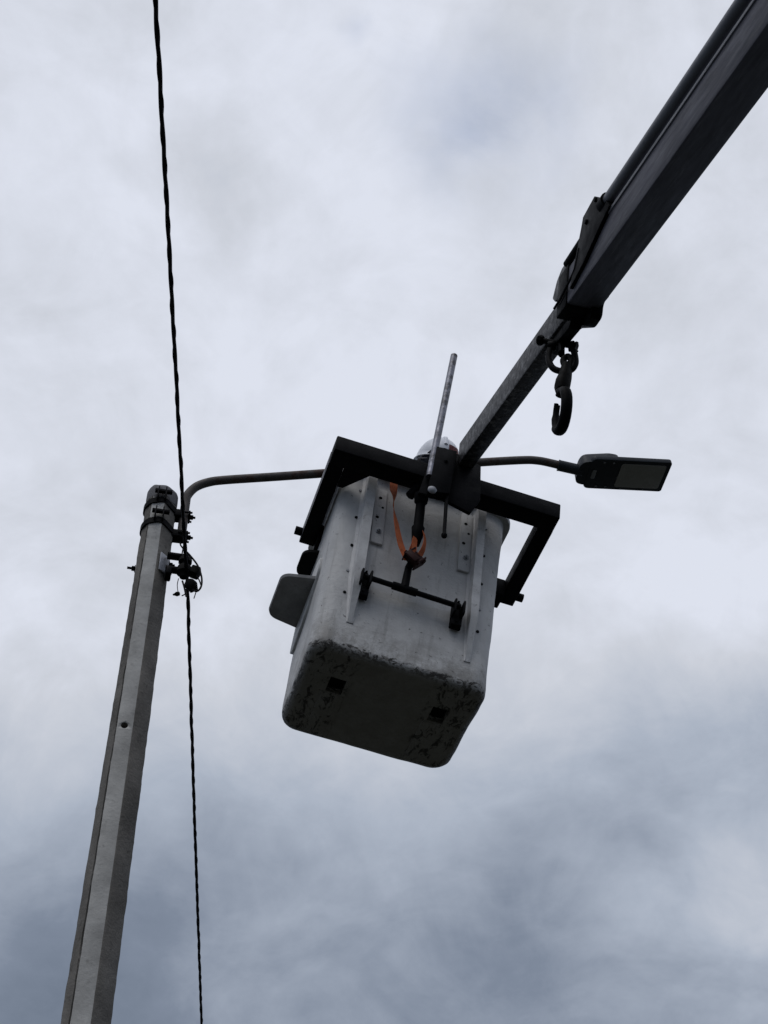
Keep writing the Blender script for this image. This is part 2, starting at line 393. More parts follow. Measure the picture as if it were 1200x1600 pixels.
# clamp bands: a strap round the pole with a raised keeper in front and a saddle on the pipe
for vpx in (780, 812):
    zc = hit(255, vpx, PAX - vdir * .085, vdir).z; wv = pole_w(zc) * 1.0
    ring = rounded([tuple(Vector(p) * (wv + .022)) for p in PO], .03, 4)
    drop = lambda a, b: -.026 * max(0, abs(a) / (wv * .5) - .12)          # strap sags away from the keeper
    bm = B(); n = len(ring); rr = []
    for ins in (0, .014):
        for dz in (-.019, .019):
            rr.append([bm.verts.new(vside * (a * (1 - ins / (wv * .5))) + vdir * (b * (1 - ins / (wv * .5))) + Vector((0, 0, zc + dz + drop(a, b)))) for a, b in ring])
    o0, o1, i0, i1 = rr
    for a, b in ((o0, o1), (o1, i1), (i1, i0), (i0, o0)):
        for k in range(n): bm.faces.new((a[k], a[(k + 1) % n], b[(k + 1) % n], b[k]))
    band = build('clamp_band', bm, 'black_steel', lamp)
    def PV(a, d, z): return vside * a + vdir * d + Vector((0, 0, z))
    fr = -.475 * wv
    bm = B()
    for s in (-1, 1):
        prism(bm, [(s * .022 - .004, -.012), (s * .022 + .004, -.012), (s * .022 + .004, .045), (s * .022 - .004, .045)], lambda a, b, t: PV(a - .005, fr - t, zc + b), .0, .032, .0015)
    box(bm, (-.045, -.012, -.009), (.05, .012, .009), .003, Matrix((vside, vdir, (0, 0, 1))).transposed())
    for v in bm.verts[-0:]: pass
    bm.verts.ensure_lookup_table()
    k0 = len(bm.verts)
    tb = bm.verts[:]
    # the keeper bar was built round the origin: move just those verts
    for v in tb:
        if v.co.length < .06: v.co += PV(0, fr - .018, zc + .048)
    build('keeper', bm, 'black_steel', band)
    for s in (-1, 1):
        bm = B(); tube(bm, [PV(s * .02 - .004, fr - .02, zc + .0), PV(s * .02 - .004, fr - .02, zc + .085)], .0035, 8); build('stud', bm, 'black_steel', band)
    # saddle to the pipe
    pc = LL(Vector((foot.x, foot.y, 0))); zc2 = zc - .03
    bm = B(); d2 = LD
    edge = LD * (wv * .46)
    c0 = edge + Vector((0, 0, zc2)); c1 = pc + Vector((0, 0, zc2))
    mid_ = (c0 + c1) / 2; ln = (c1 - c0).length
    rotm = Matrix((LD, LN, (0, 0, 1))).transposed()
    t = bmesh.new(); box(t, (-ln / 2, -.032, -.024), (ln / 2, .032, .024), .004)
    for v in t.verts: v.co = rotm @ v.co + mid_
    merge(bm, t)
    tube(bm, [pc + LN * -.036 + LD * -.02 + Vector((0, 0, zc2)), pc + LN * -.036 + LD * .045 + Vector((0, 0, zc2))], .006, 8)
    tube(bm, [pc + LN * .036 + LD * -.02 + Vector((0, 0, zc2)), pc + LN * .036 + LD * .045 + Vector((0, 0, zc2))], .006, 8)
    t = bmesh.new(); box(t, (.024, -.04, -.014), (.034, .04, .014), .003)
    for v in t.verts: v.co = rotm @ v.co + pc + Vector((0, 0, zc2))
    merge(bm, t)
    bolt(bm, pc + LD * .034 + Vector((0, 0, zc2)), LD, .014, .014)
    build('saddle', bm, 'black_steel', band)
bm = B(); lathe(bm, LL(foot) + Vector((0, 0, .012)), (0, 0, -1), [(.029, 0), (.030, .03), (.024, .036)], 18); build('end_cap', bm, 'black_rubber', lamp)

# ------------------------------------------------------------------ cable bracket, cable and its wires
BP = Vector((0, POLE_Y - .0, 0))
def brk(u, v, dy=-.05): return hit(u, v, (0, POLE_Y + dy, 0), (0, 1, 0))
hang = brk(291, 893)                                   # where the cable is gripped
cb = thing('cable_bracket', 'black suspension bracket with grey plate bolted to the side of the concrete pole', 'bracket', Matrix.Translation(PAX))
zc = brk(264, 880).z; wv = pole_w(zc)
rv = Matrix((vside, vdir, (0, 0, 1))).transposed()
def PV(a, d, z): return vside * a + vdir * d + Vector((0, 0, z))
def vbox(bm, lo, hi, bev=.003):
    t = bmesh.new(); box(t, lo, hi, bev)
    for v in t.verts: v.co = rv @ v.co
    merge(bm, t)
bm = B()
t = bmesh.new(); box(t, (-.004, -.035, -.062), (.004, .035, .062), .002)
nrm = (vside * .67 - vdir * .74).normalized(); tn = Vector((0, 0, 1)).cross(nrm)
rm = Matrix((nrm, tn, (0, 0, 1))).transposed()
pc_ = PV(.33 * wv, -.315 * wv, zc) + nrm * .004
for v in t.verts: v.co = rm @ v.co + pc_
merge(bm, t); build('plate', bm, 'dull_zinc', cb)
for zo in (.045, -.052):
    bm = B(); vbox(bm, (.40 * wv, -.10, zc + zo - .009), (.40 * wv + .115, -.055, zc + zo + .009), .003); build('support_arm', bm, 'black_steel', cb)
bm = B(); vbox(bm, (.42 * wv, -.105, zc - .10), (.42 * wv + .03, -.03, zc - .048), .008); bolt(bm, PV(.5 * wv + .0, -.06, zc - .005), vside, .014, .014); build('anchor_block', bm, 'black_steel', cb)
bm = B(); tube(bm, [PV(-.5 * wv - .045, .0, zc - .01), PV(.5 * wv + .02, .0, zc - .01)], .007, 10); bolt(bm, PV(-.5 * wv - .004, 0, zc - .01), -vside, .014, .014); build('through_bolt', bm, 'black_steel', cb)
sc_ = LL(brk(288, 889)) ; 
bm = B(); lathe(bm, sc_ + Vector((0, 0, .075)), (0, 0, -1), [(.012, -.01), (.03, 0), (.036, .012), (.036, .03), (.022, .04), (.022, .055), (.038, .068), (.042, .085), (.040, .105), (.024, .118), (.02, .135), (.008, .142)], 20)
build('insulator', bm, 'black_rubber', cb)
bm = B(); t = bmesh.new(); box(t, (-.022, -.03, -.028), (.03, .03, .024), .008)
for v in t.verts: v.co = Matrix.Rotation(R(25), 3, 'Y') @ v.co + sc_ + vside * .055 + Vector((0, 0, -.01))
merge(bm, t); build('clamp_body', bm, 'black_rubber', cb)
wc = thing('wedge_clamp', 'small round black cable clamp hanging below the pole bracket', 'clamp', Matrix.Translation(brk(300, 916)))
bm = B(); lathe(bm, (-.012, -.02, 0), (.5, 1, .25), [(.012, -.012), (.027, -.006), (.031, .004), (.031, .03), (.022, .042), (.01, .046)], 18); build('drum', bm, 'black_rubber', wc)
bm = B(); box(bm, (-.02, -.022, -.028), (.026, .018, .016), .006, Matrix.Rotation(R(-30), 3, 'Y')); build('wedge', bm, 'black_rubber', wc)

c_in = [hit(243, 0, (0, 2.7, 0), (0, 1, 0)), hit(253.5, 200, (0, 3.35, 0), (0, 1, 0))]
h0 = hang
def cab(u, v, Y): return hit(u, v, (0, Y, 0), (0, 1, 0))
inn = [cab(243, 0, 2.72), cab(270.5, 500, 4.24), cab(285, 775, 5.42), cab(287.5, 842, 5.70), cab(293, 893, 5.93)]
d0 = (inn[1] - inn[0])
start = inn[0] - d0.normalized() * 9; start.z = inn[0].z + .05
out = [cab(293, 893, 5.93), cab(293.5, 935, 6.12), cab(303, 1250, 8.0), cab(315, 1600, 10.72)]
for p in inn + out: pass
d1 = (out[3] - out[2]).normalized(); end = out[3] + Vector((d1.x, d1.y, -.005)) * 26
main = [start] + inn + out[1:] + [end]
# resample evenly, then twist two cores round the line
seg = [0.0]
for a, b in zip(main, main[1:]): seg.append(seg[-1] + (b - a).length)
tot = seg[-1]; nS = int(tot / .03); pts = []; j = 0
for i in range(nS + 1):
    s = tot * i / nS
    while j < len(seg) - 2 and seg[j + 1] < s: j += 1
    k = (s - seg[j]) / max(1e-9, seg[j + 1] - seg[j]); pts.append(main[j].lerp(main[j + 1], k))
pts = [sum((pts[q] for q in range(max(0, i - 8), min(nS, i + 8) + 1)), Vector()) / (min(nS, i + 8) + 1 - max(0, i - 8)) for i in range(nS + 1)]
cable = thing('overhead_cable', 'black twisted overhead cable running past the concrete pole', 'cable')
for ph, off, rad in ((0, .0016, .0088), (math.pi, .0066, .0050)):
    pp = []
    for i, p in enumerate(pts):
        s = tot * i / nS; a = 2 * math.pi * s / .29 + ph + .9 * noise.noise(Vector((s * 1.3, 0, 0)))
        d = (pts[min(i + 1, nS)] - pts[max(i - 1, 0)]).normalized(); x = d.cross(Vector((0, 0, 1))).normalized(); y = x.cross(d)
        pp.append(p + (x * math.cos(a) + y * math.sin(a)) * off + x * (.0026 * noise.noise(Vector((s * 5, 3, 0)))))
    bm = B(); tube(bm, pp, rad, 8); build('core', bm, 'cable_black', cable)
def wire(name, label, px, r, group=None):
    p = smooth_path([brk(u, v, dy) for u, v, dy in px], 8)
    bm = B(); tube(bm, p, r, 8); return tag(build(name, bm, 'cable_black'), label, 'wire')
wire('tail_wire', 'black wire looping out to the right of the pole bracket', [(287, 858, -.1), (297, 868, -.09), (309, 884, -.08), (315, 902, -.08), (314, 917, -.08), (307, 924, -.07), (298, 919, -.06)], .0052)
wire('feed_wire', 'thin black wire dropping from the open end of the lamp arm', [(281, 842, .03), (282, 851, .0), (286, 857, -.05), (292, 866, -.08), (296, 876, -.08)], .0042)
wire('feed_wire', 'thin straight black wire crossing below the lamp arm end', [(288, 845, -.02), (286, 857, -.04), (283, 873, -.05)], .0036)
wire('tail_wire', 'short black wire hanging from the insulator beside the cable', [(285, 908, -.06), (288, 918, -.07), (291, 932, -.08)], .0052)
wire('tail_wire', 'short stub of black wire sticking out left of the lower cable', [(292, 926, -.06), (288, 929, -.06), (284, 931, -.06)], .0032)
wire('tail_wire', 'thin wire end sticking down under the round cable clamp', [(307, 922, -.06), (305, 929, -.06), (303, 935, -.06)], .0028)
wire('tail_wire', 'short black wire linking the clamp body to the outer loop', [(307, 900, -.07), (311, 906, -.07), (314, 914, -.08)], .0036)
kp = thing('connector_cap', 'tiny black connector cap dangling on a thin wire beside the pole', 'connector', Matrix.Translation(brk(276, 928)))
bm = B(); lathe(bm, (-.012, 0, -.004), (1, 0, .25), [(.004, -.008), (.006, 0), (.013, .012), (.011, .026), (.006, .03)], 12); build('cap', bm, 'black_rubber', kp)
bm = B(); o = brk(276, 928); tube(bm, smooth_path([brk(279, 904) - o, brk(277, 914) - o, brk(278, 924) - o, Vector((.006, 0, .008))], 6), .0024, 6); build('wire', bm, 'cable_black', kp)

# ------------------------------------------------------------------ basket frame (fitted pose)
BT = Vector((.0712, 5.0519, 5.7178))
MB3 = Matrix(((.950, -.2871, .1196), (.2848, .9579, .0359), (-.1248, 0.0, .9922)))
mx_ = MB3.col[0].normalized(); mz_ = (MB3.col[2] - mx_ * MB3.col[2].dot(mx_)).normalized(); my_ = mz_.cross(mx_)
BM = mat4(BT, mx_, my_, mz_); BI = BM.inverted()
def bl(u, v, axis, val):
    """basket-local point of a photo pixel on the local plane axis=val"""
    o = BI @ CAM; d = BI.to_3x3() @ ray(u, v); return o + d * ((val - o[axis]) / d[axis])
W2, DP, HH = .397, .62, 1.12
basket = thing('work_basket', 'scuffed white fibreglass work basket hanging on a black yoke', 'basket', BM)
def rrect(ins, z, r, npc=8, nst=14):
    """rounded rectangle ring of the basket, inset by ins"""
    x0, x1, y0, y1 = -W2 + ins, W2 - ins, ins, DP - ins; r = max(r, .004); P = []
    cs = [(x1 - r, y0 + r, -90), (x1 - r, y1 - r, 0), (x0 + r, y1 - r, 90), (x0 + r, y0 + r, 180)]
    arcs = [[(cx + r * math.cos(R(a + 90 * k / npc)), cy + r * math.sin(R(a + 90 * k / npc))) for k in range(npc + 1)] for cx, cy, a in cs]
    for i in range(4):
        P += arcs[i]; a = Vector(arcs[i][-1]); b = Vector(arcs[(i + 1) % 4][0])
        P += [tuple(a.lerp(b, k / nst)) for k in range(1, nst)]
    return [Vector((a, b, z)) for a, b in P]
bm = B(); RC = .085; rf = .042; spec = []
for k in range(0, 7):
    a = R(90 * k / 6); spec.append((rf * (1 - math.sin(a)), rf * (1 - math.cos(a)), RC - rf * (1 - math.sin(a)) * .6, 1))
for k in range(1, 30):
    z = rf + (1.075 - rf) * k / 29; spec.append((-.008 * z, z, RC, 1))
spec += [(-.012, 1.083, RC + .004, 1), (-.040, 1.090, RC + .03, 0), (-.043, 1.097, RC + .033, 0), (-.043, 1.113, RC + .033, 0), (-.038, 1.12, RC + .03, 0), (-.0, 1.12, RC - .005, 0), (.004, 1.113, RC - .01, 0)]
spec += [(.004, 1.0, RC - .01, 0), (.006, .5, RC - .01, 0), (.008, .10, RC - .01, 0), (.03, .05, RC - .03, 0)]
rings = []
for ins, z, r, nz in spec:
    rg = []
    for p in rrect(ins, z, r):
        n = noise.noise(p * 6) * .0030 + noise.noise(p * 22) * .0011
        c = Vector((0, DP / 2, p.z)); dr = (p - c); dr.z = 0; dr.normalize()
        low = 1 + 1.6 * max(0, 1 - z / .12)
        rg.append(bm.verts.new(p + dr * n * nz * low))
    rings.append(rg)
for a, b in zip(rings, rings[1:]):
    for k in range(len(a)): bm.faces.new((a[k], a[(k + 1) % len(a)], b[(k + 1) % len(a)], b[k]))
bm.faces.new(rings[-1])
# underside with two real square sockets
outer = rings[0]; edges = [bm.edges.get((outer[k], outer[(k + 1) % len(outer)])) for k in range(len(outer))]
sock = []
for cx, cy in ((-.224, .227), (.239, .227)):
    q = [bm.verts.new((cx + a * .036, cy + b * .050, 0)) for a, b in ((-1, -1), (1, -1), (1, 1), (-1, 1))]
    sock.append(q); edges += [bm.edges.new((q[k], q[(k + 1) % 4])) for k in range(4)]
bmesh.ops.triangle_fill(bm, edges=edges, use_beauty=True, use_dissolve=False)
for q in sock:
    u = [bm.verts.new(v.co + Vector((0, 0, .044))) for v in q]
    for k in range(4): bm.faces.new((q[k], q[(k + 1) % 4], u[(k + 1) % 4], u[k]))
    f = bm.faces.new(u)
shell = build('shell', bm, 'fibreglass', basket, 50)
for cx, cy in ((-.224, .227), (.239, .227)):
    bm = B(); box(bm, (cx - .0345, cy - .0485, .030), (cx + .0345, cy + .0485, .043), .002); build('socket_dark', bm, 'black_rubber', basket)  # black plate paints the darkness of the open hole into the socket
# two raised runners on the underside
for sx in (-.224, .239):
    bm = B(); prism(bm, rounded([(sx - .052, .285), (sx + .052, .285), (sx + .052, .575), (sx - .052, .575)], .012, 3), lambda a, b, t: Vector((a, b, t)), -.003, .004, .0015); build('runner', bm, 'fibreglass', basket)
# ribs on the front face: hat sections that taper out at the bottom
for top, bot, wd in (((-.277, 1.07), (-.252, .165), .052), ((.264, 1.07), (.282, .14), .046)):
    bm = B(); secs = []; nsg = 30
    for k in range(nsg + 1):
        s = k / nsg; x = top[0] + (bot[0] - top[0]) * s; z = top[1] + (bot[1] - top[1]) * s
        dep = .060 * min(1, (1 - s) / .25 + .06) if s > .75 else .060
        jx = .0012 * noise.noise(Vector((x, 0, z * 14)))
        full = wd; ww = wd * (1 - .55 * max(0, (s - .72) / .28)); wd = ww
        prof = [(-wd * .74, .006), (-wd * .68, -.004), (-wd * .46, -.006 - dep * .1), (-wd * .40, -dep), (wd * .40, -dep), (wd * .46, -.006 - dep * .1), (wd * .68, -.004), (wd * .74, .006)]
        wd = full
        secs.append([bm.verts.new((x + a + jx, b + jx - .008 * -z * 0 - .008 * z, z)) for a, b in prof])
    for a, b in zip(secs, secs[1:]):
        for k in range(7): bm.faces.new((a[k], a[k + 1], b[k + 1], b[k]))
    bm.faces.new(secs[0]); bm.faces.new(secs[-1][::-1]); rib = build('rib', bm, 'rib_paint', basket, 30)
    for zz_ in (.98, .80, .62, .46, .33):
        for s in ((-1,) if top[0] < 0 else (1,)):
            x = top[0] + (bot[0] - top[0]) * (1.07 - zz_) / .9
            bm = B(); lathe(bm, (x + s * wd * .80, .003 - .008 * zz_, zz_), (0, -1, 0), [(.008, 0), (.008, .005), (.006, .008)], 8); build('rivet', bm, 'galvanised' if zz_ in (.98, .46) else 'black_steel', rib)
# mounting plates beside the ribs; black discs stand for the dark of their holes
for x0, x1, z0, z1, skew in ((-.248, -.192, .665, 1.02, .02), (.176, .232, .655, 1.03, .012)):
    bm = B(); prism(bm, [(x0 + skew, z0), (x1 + skew, z0), (x1, z1), (x0, z1)], lambda a, b, t: Vector((a, t, b)), -.020, -.004, .002)
    pl = build('mounting_plate', bm, 'fibreglass', basket)
    for i, zz_ in enumerate((.96, .90, .83, .74)):
        bm = B(); xx = (x0 + x1) / 2 + (.010 if i % 2 else -.008) + skew * .5
        if i == 3: bolt(bm, (xx, -.021, zz_), (0, -1, 0), .010, .008)
        else: lathe(bm, (xx, -.0175, zz_), (0, -1, 0), [(.0085 - .002 * (i % 2), 0), (.0085 - .002 * (i % 2), .0034)], 12)
        build('bolt' if i == 3 else 'hole_disc', bm, 'galvanised' if i == 3 else 'black_rubber', pl)
# push bar across the face with its end brackets and tee
bar_z0, bar_z1 = .400, .388
bm = B(); tube(bm, [(-.232, -.062, bar_z0), (.212, -.062, bar_z1)], .0125, 14); rod = build('cross_rod', bm, 'black_steel', basket)
bm = B(); tube(bm, [(-.105, -.062, .3965), (.008, -.062, .3935)], .0185, 14); tube(bm, [(-.05, -.064, .40), (-.048, -.075, .52)], [.019, .0165], 12); build('tee', bm, 'black_steel', rod)
for x, z in ((-.222, .39), (.208, .375)):
    bm = B(); box(bm, (x - .028, -.030, z - .085), (x + .024, -.012, z + .035), .004)
    box(bm, (x - .030, -.09, z - .042), (x - .019, -.02, z + .034), .006); box(bm, (x + .010, -.09, z - .042), (x + .021, -.02, z + .034), .006)
    bolt(bm, (x - .004, -.030, z + .045), (0, -1, .3), .011, .012); bolt(bm, (x - .004, -.030, z - .062), (0, -1, 0), .011, .010)
    box(bm, (x - .026, -.045, z - .080), (x + .022, -.03, z - .03), .004)
    build('rod_bracket', bm, 'black_steel', basket)
# foot steps on the left side
def step(ycen, z, dy, dx, mat, name='foot_step'):
    bm = B(); pl = rounded([(0, -dy * .5), (-dx, -dy * .38), (-dx, dy * .42), (0, dy * .5)], [.004, .045, .05, .004], 8)
    # shallow tray: flat floor with a turned-up outer edge
    t = bmesh.new(); xo = -W2 - .004
    lo = [t.verts.new((xo + a, ycen + b, z)) for a, b in pl]; hi = [t.verts.new((xo + a * 1.03, ycen + b * 1.02, z + .014)) for a, b in pl]; ii = [t.verts.new((xo + a * .95, ycen + b * .95, z + .014)) for a, b in pl]; fl = [t.verts.new((xo + a * .93, ycen + b * .93, z + .008)) for a, b in pl]
    for a, b in ((lo, hi), (hi, ii), (ii, fl)):
        for k in range(len(pl)): t.faces.new((a[k], a[(k + 1) % len(pl)], b[(k + 1) % len(pl)], b[k]))
    t.faces.new(lo[::-1]); t.faces.new(fl); bmesh.ops.recalc_face_normals(t, faces=t.faces); merge(bm, t)
    return build(name, bm, mat, basket, 45)
st = step(.375, .55, .36, .158, 'step_grey')
step(.44, .86, .20, .075, 'black_rubber', 'pivot_tray')
bm = B(); prism(bm, rounded([(.165, .66), (.165, .585), (.30, .44), (.50, .36), (.575, .40), (.575, .70), (.26, .72)], .02, 4), lambda a, b, t: Vector((t, a, b)), -W2 - .016, -W2 + .002, .003); build('step_flange', bm, 'fibreglass', st)

# ------------------------------------------------------------------ yoke that carries the basket
yoke = thing('basket_yoke', 'black steel U-shaped yoke holding the white basket on both sides', 'yoke', BM)
XL, XR = -.498, .600
bm = B(); box(bm, (XL, -.205, .985), (XR, -.105, 1.082), .006); build('crossbar', bm, 'black_steel', yoke)
YE = .40
for x0, x1, out_ in ((XL - .002, XL + .072, -1), (XR - .072, XR + .002, 1)):
    bm = B(); prism(bm, [(-.1065, .990), (-.1065, 1.076), (YE + .03, 1.070), (YE + .045, .99)], lambda a, b, t: Vector((t, a, b)), x0, x1, .004); arm = build('side_arm', bm, ['black_steel', 'arm_lit_face'], yoke)
    for p_ in arm.data.polygons: p_.material_index = 1 if out_ < 0 and p_.normal.x < -.7 else 0  # only the outward left face gets the painted-in light
    bm = B(); xo = x0 if out_ < 0 else x1; tube(bm, [(xo + out_ * .035, YE, 1.02), (xo - out_ * .12, YE, 1.02)], .021, 16); build('pivot_pin', bm, 'black_steel', arm)
    bm = B(); xi = x1 if out_ < 0 else x0
    a0, a1 = sorted((xi, out_ * (W2 + .008)))
    if a1 - a0 > .01: box(bm, (a0 + .001, YE - .05, .955), (a1, YE + .055, 1.06), .006)
    else: box(bm, (xi - out_ * .02, YE - .05, .955), (xi, YE + .05, .985), .006)
    bolt(bm, ((a0 + a1) / 2, YE - .05, 1.0), (0, -1, 0), .012, .012)
    build('pivot_block', bm, 'black_steel', arm)
# gussets in the bar corners
bm = B(); prism(bm, [(XL + .073, -.1045), (XL + .073, .02), (XL + .10, .02), (XL + .2, -.1045)], lambda a, b, t: Vector((a, b, t)), .990, 1.0, .002); build('gusset', bm, 'black_steel', yoke)
# mounting plates and the pinned head where the boom arrives
bm = B(); prism(bm, [(-.085, .845), (-.045, 1.165), (.075, 1.185), (.19, 1.15), (.205, .92), (.165, .815), (.03, .855)], lambda a, b, t: Vector((a, t, b)), -.226, -.2065, .003); hp_ = build('head_plate', bm, 'black_steel', yoke)
bm = B(); prism(bm, [(-.05, .83), (-.045, 1.150), (.060, 1.160), (.05, .86)], lambda a, b, t: Vector((a, t, b)), -.262, -.228, .004); build('lever_plate', bm, 'black_steel', yoke)
pn = bl(675, 766, 1, -.262)
bm = B(); lathe(bm, (pn.x, -.2615, pn.z), (0, -1, 0), [(.021, 0), (.021, .006), (.015, .013), (.006, .016)], 18); build('pin_head', bm, 'dull_zinc', hp_)
pn2 = bl(697, 721, 1, -.262)
bm = B(); bolt(bm, (pn2.x, -.2615, pn2.z), (0, -1, 0), .008, .004); build('bolt', bm, 'black_steel', hp_)
a = bl(709.5, 556, 1, -.245); b_ = bl(671, 745, 1, -.245)
bm = B(); tube(bm, [a, a.lerp(b_, .5), b_], [.0175, .0175, .0175], 16); build('lever_bar', bm, 'chrome_worn', yoke)
# spring rod with a ball end hanging below the head
a = bl(698, 772, 1, -.24); b_ = bl(694, 837, 1, -.24)
bm = B(); tube(bm, [a + Vector((0, 0, .05)), a, b_], .0085, 10); lathe(bm, b_ + Vector((0, 0, .010)), (0, 0, -1), [(.006, -.004), (.0135, .004), (.014, .012), (.009, .02)], 12); build('stop_rod', bm, 'black_steel', yoke)
# left stub and clevis under the head
a = bl(640, 775, 1, -.12); b_ = bl(662, 752, 1, -.15)
bm = B(); tube(bm, [a, b_], .022, 10); build('stub', bm, 'black_steel', yoke)
a = bl(659, 772, 1, -.19); b_ = bl(652, 838, 1, -.12); c_ = bl(649, 852, 1, -.105)
bm = B(); tube(bm, [a, a.lerp(b_, .2), a.lerp(b_, .25), a.lerp(b_, .75), a.lerp(b_, .8), b_, c_], [.033, .031, .022, .023, .030, .026, .018], 12); build('clevis', bm, 'black_steel', yoke)

# ------------------------------------------------------------------ orange ratchet strap
strap = thing('ratchet_strap', 'faded orange ratchet strap hanging in front of the basket', 'strap', BM)
def web(pts, wid, norms, th=.0022):
    """flat webbing along a path, width direction blended between given vectors"""
    P = smooth_path(pts, 7); m = len(P); bm = B(); rg = []
    for i, p in enumerate(P):
        s = i / (m - 1) * (len(norms) - 1); k = min(int(s), len(norms) - 2); wv_ = Vector(norms[k]).lerp(Vector(norms[k + 1]), s - k).normalized()
        d = (P[min(i + 1, m - 1)] - P[max(i - 1, 0)]).normalized(); wv_ = (wv_ - d * wv_.dot(d)).normalized(); nn_ = d.cross(wv_)
        cup = .0015 * math.sin(i * .7)
        rg.append([bm.verts.new(p + wv_ * (wid * .5 * sx) + nn_ * (th * .5 * sn + cup * (1 - abs(sx)))) for sx, sn in ((-1, -1), (0, -1), (1, -1), (1, 1), (0, 1), (-1, 1))])
    for a, b in zip(rg, rg[1:]):
        for k in range(6): bm.faces.new((a[k], a[(k + 1) % 6], b[(k + 1) % 6], b[k]))
    bm.faces.new(rg[0][::-1]); bm.faces.new(rg[-1]); return bm
X_, Y_ = (1, .0, .1), (.25, 1, 0)
bm = web([bl(616, 744, 1, -.06), bl(615, 764, 1, -.065), bl(615, 785, 1, -.075), bl(619, 815, 1, -.09), bl(626, 850, 1, -.10), bl(637, 876, 1, -.105)], .037, [X_, X_, (.15, 1, 0), (.75, .6, .1), (.9, .35, .3), (.9, .2, .3)])
build('webbing', bm, 'orange_web', strap)
bm = web([bl(639, 872, 1, -.105), bl(644, 852, 1, -.108), bl(649, 838, 1, -.112)], .030, [(.9, .5, .2), (.5, 1, .2), (.9, .6, 0)]); build('webbing', bm, 'orange_web', strap)
bm = web([bl(647, 872, 1, -.13), bl(647, 858, 1, -.135), bl(649, 840, 1, -.135)], .026, [(.9, .3, .2), (.9, .3, 0), (.9, .5, 0)]); build('webbing', bm, 'orange_web', strap)
bm = web([bl(651, 836, 1, -.13), bl(660, 829, 1, -.135), bl(664, 842, 1, -.145), bl(662, 856, 1, -.145), bl(656, 868, 1, -.135)], .030, [(.5, .9, .3), (.6, .8, .2), (.6, .8, 0), (.8, .5, .2)]); build('webbing', bm, 'orange_web', strap)
rc = bl(647.5, 872, 1, -.12); rrot = Matrix.Rotation(R(38), 3, 'Y')
bm = B()
for s in (-1, 1): box(bm, (-.036 * 1, -.022, s * .034 - .004), (.036, .03, s * .034 + .004), .006)
box(bm, (-.030, -.014, -.036), (.030, .022, .036), .008)
tube(bm, [(-.022, .0, -.042), (-.022, 0, .042)], .012, 12); tube(bm, [(.02, -.012, -.044), (.02, -.012, .044)], .009, 12)
box(bm, (.005, -.034, -.03), (.042, -.022, .03), .005)
for v in bm.verts: v.co = rrot @ (Matrix.Rotation(R(90), 3, 'Y') @ v.co) + rc
build('ratchet', bm, 'ratchet_red', strap)
tb = bl(640, 884, 1, -.10)
bm = B(); tube(bm, [rc + Vector((-.01, .01, -.03)), Vector((-.048, -.078, .515))], .017, 10); build('fork', bm, 'black_steel', strap)

# ------------------------------------------------------------------ telescopic boom
BD = Vector((-.214, .883, .418)).normalized()              # from the truck towards the basket
BS = BD.cross(Vector((0, 0, 1))).normalized(); BN = BS.cross(BD)
E0 = BM @ bl(716, 726, 1, -.2265)                          # lower left edge of the inner section at the yoke
BOM = mat4(E0, BS, BD, BN); BOI = BOM.inverted()
boom = thing('telescopic_boom', 'black telescopic crane boom reaching down from the upper right corner', 'boom', BOM)
def bo(u, v, axis, val):
    o = BOI @ CAM; d = BOI.to_3x3() @ ray(u, v); return o + d * ((val - o[axis]) / d[axis])
# local axes: x = right, y = forward to the basket, z = up
bm = B(); box(bm, (0, -1.9, 0), (.076, .018, .118), .007); inner = build('inner_section', bm, 'boom_worn', boom)
OX0, OX1, OZ0, OZ1 = -.032, .094, -.012, .150
bm = B(); box(bm, (OX0, -9.5, OZ0), (OX1, -1.56, OZ1), .010); outer = build('outer_section', bm, 'boom_paint', boom)
# strip along the outer section, coloured pale for the highlight on its side
bm = B(); box(bm, (OX0 - .006, -9.4, .118), (OX0 + .004, -1.95, .132), .003); build('highlight_strip', bm, 'tube_paint', outer)
# extension cylinder lying along the upper left edge
CX, CZ = OX0 + .002, OZ1 + .036
ce = bo(951, 322, 0, CX).y
bm = B(); tube(bm, [(CX, -9.4, CZ), (CX, ce, CZ)], .023, 20); cyl = build('cylinder_tube', bm, 'tube_paint', boom)
bm = B(); tube(bm, [(CX, ce, CZ), (CX, ce + .045, CZ)], .031, 20); build('gland', bm, 'black_steel', cyl)
bm = B(); tube(bm, [(CX, ce + .045, CZ), (CX, -1.62, CZ - .01)], .014, 14); build('piston_rod', bm, 'black_steel', cyl)
# bracket plate on the left: a long wedge with an ear, as seen against the sky
def side_poly(px, x): return [(q.y, q.z) for q in (bo(u, v, 0, x) for u, v in px)]
pl = side_poly([(932, 307), (936, 314), (947, 305), (955, 322), (935, 365), (915, 410), (893, 452), (900, 415), (912, 352), (914, 340)], OX0 - .006)
bm = B(); prism(bm, pl, lambda a, b, t: Vector((t, a, b)), OX0 - .014, OX0 + .02, .002); build('side_bracket', bm, 'black_steel', boom)
for u_, v_ in ((932, 312), (917, 347)):
    bm = B(); e_ = bo(u_, v_, 0, OX0 - .014); lathe(bm, (OX0 - .014, e_.y, e_.z), (-1, 0, 0), [(.010, 0), (.010, .005), (.007, .008)], 10); build('bracket_pin', bm, 'black_steel', boom)
pl = side_poly([(898, 402), (884, 420), (876, 440), (869, 468), (873, 473), (892, 448), (902, 420)], -.005)
bm = B(); prism(bm, rounded(pl, .008, 3), lambda a, b, t: Vector((t, a, b)), -.020, .03, .002); build('wear_pad_cover', bm, 'boom_worn', boom)
hose = smooth_path([bo(u, v, 0, OX0 - .012) for u, v in ((905, 388), (901, 410), (896, 426), (886, 446), (876, 466), (866, 482))], 6)
bm = B(); tube(bm, hose, .005, 8); build('hose', bm, 'cable_black', boom)
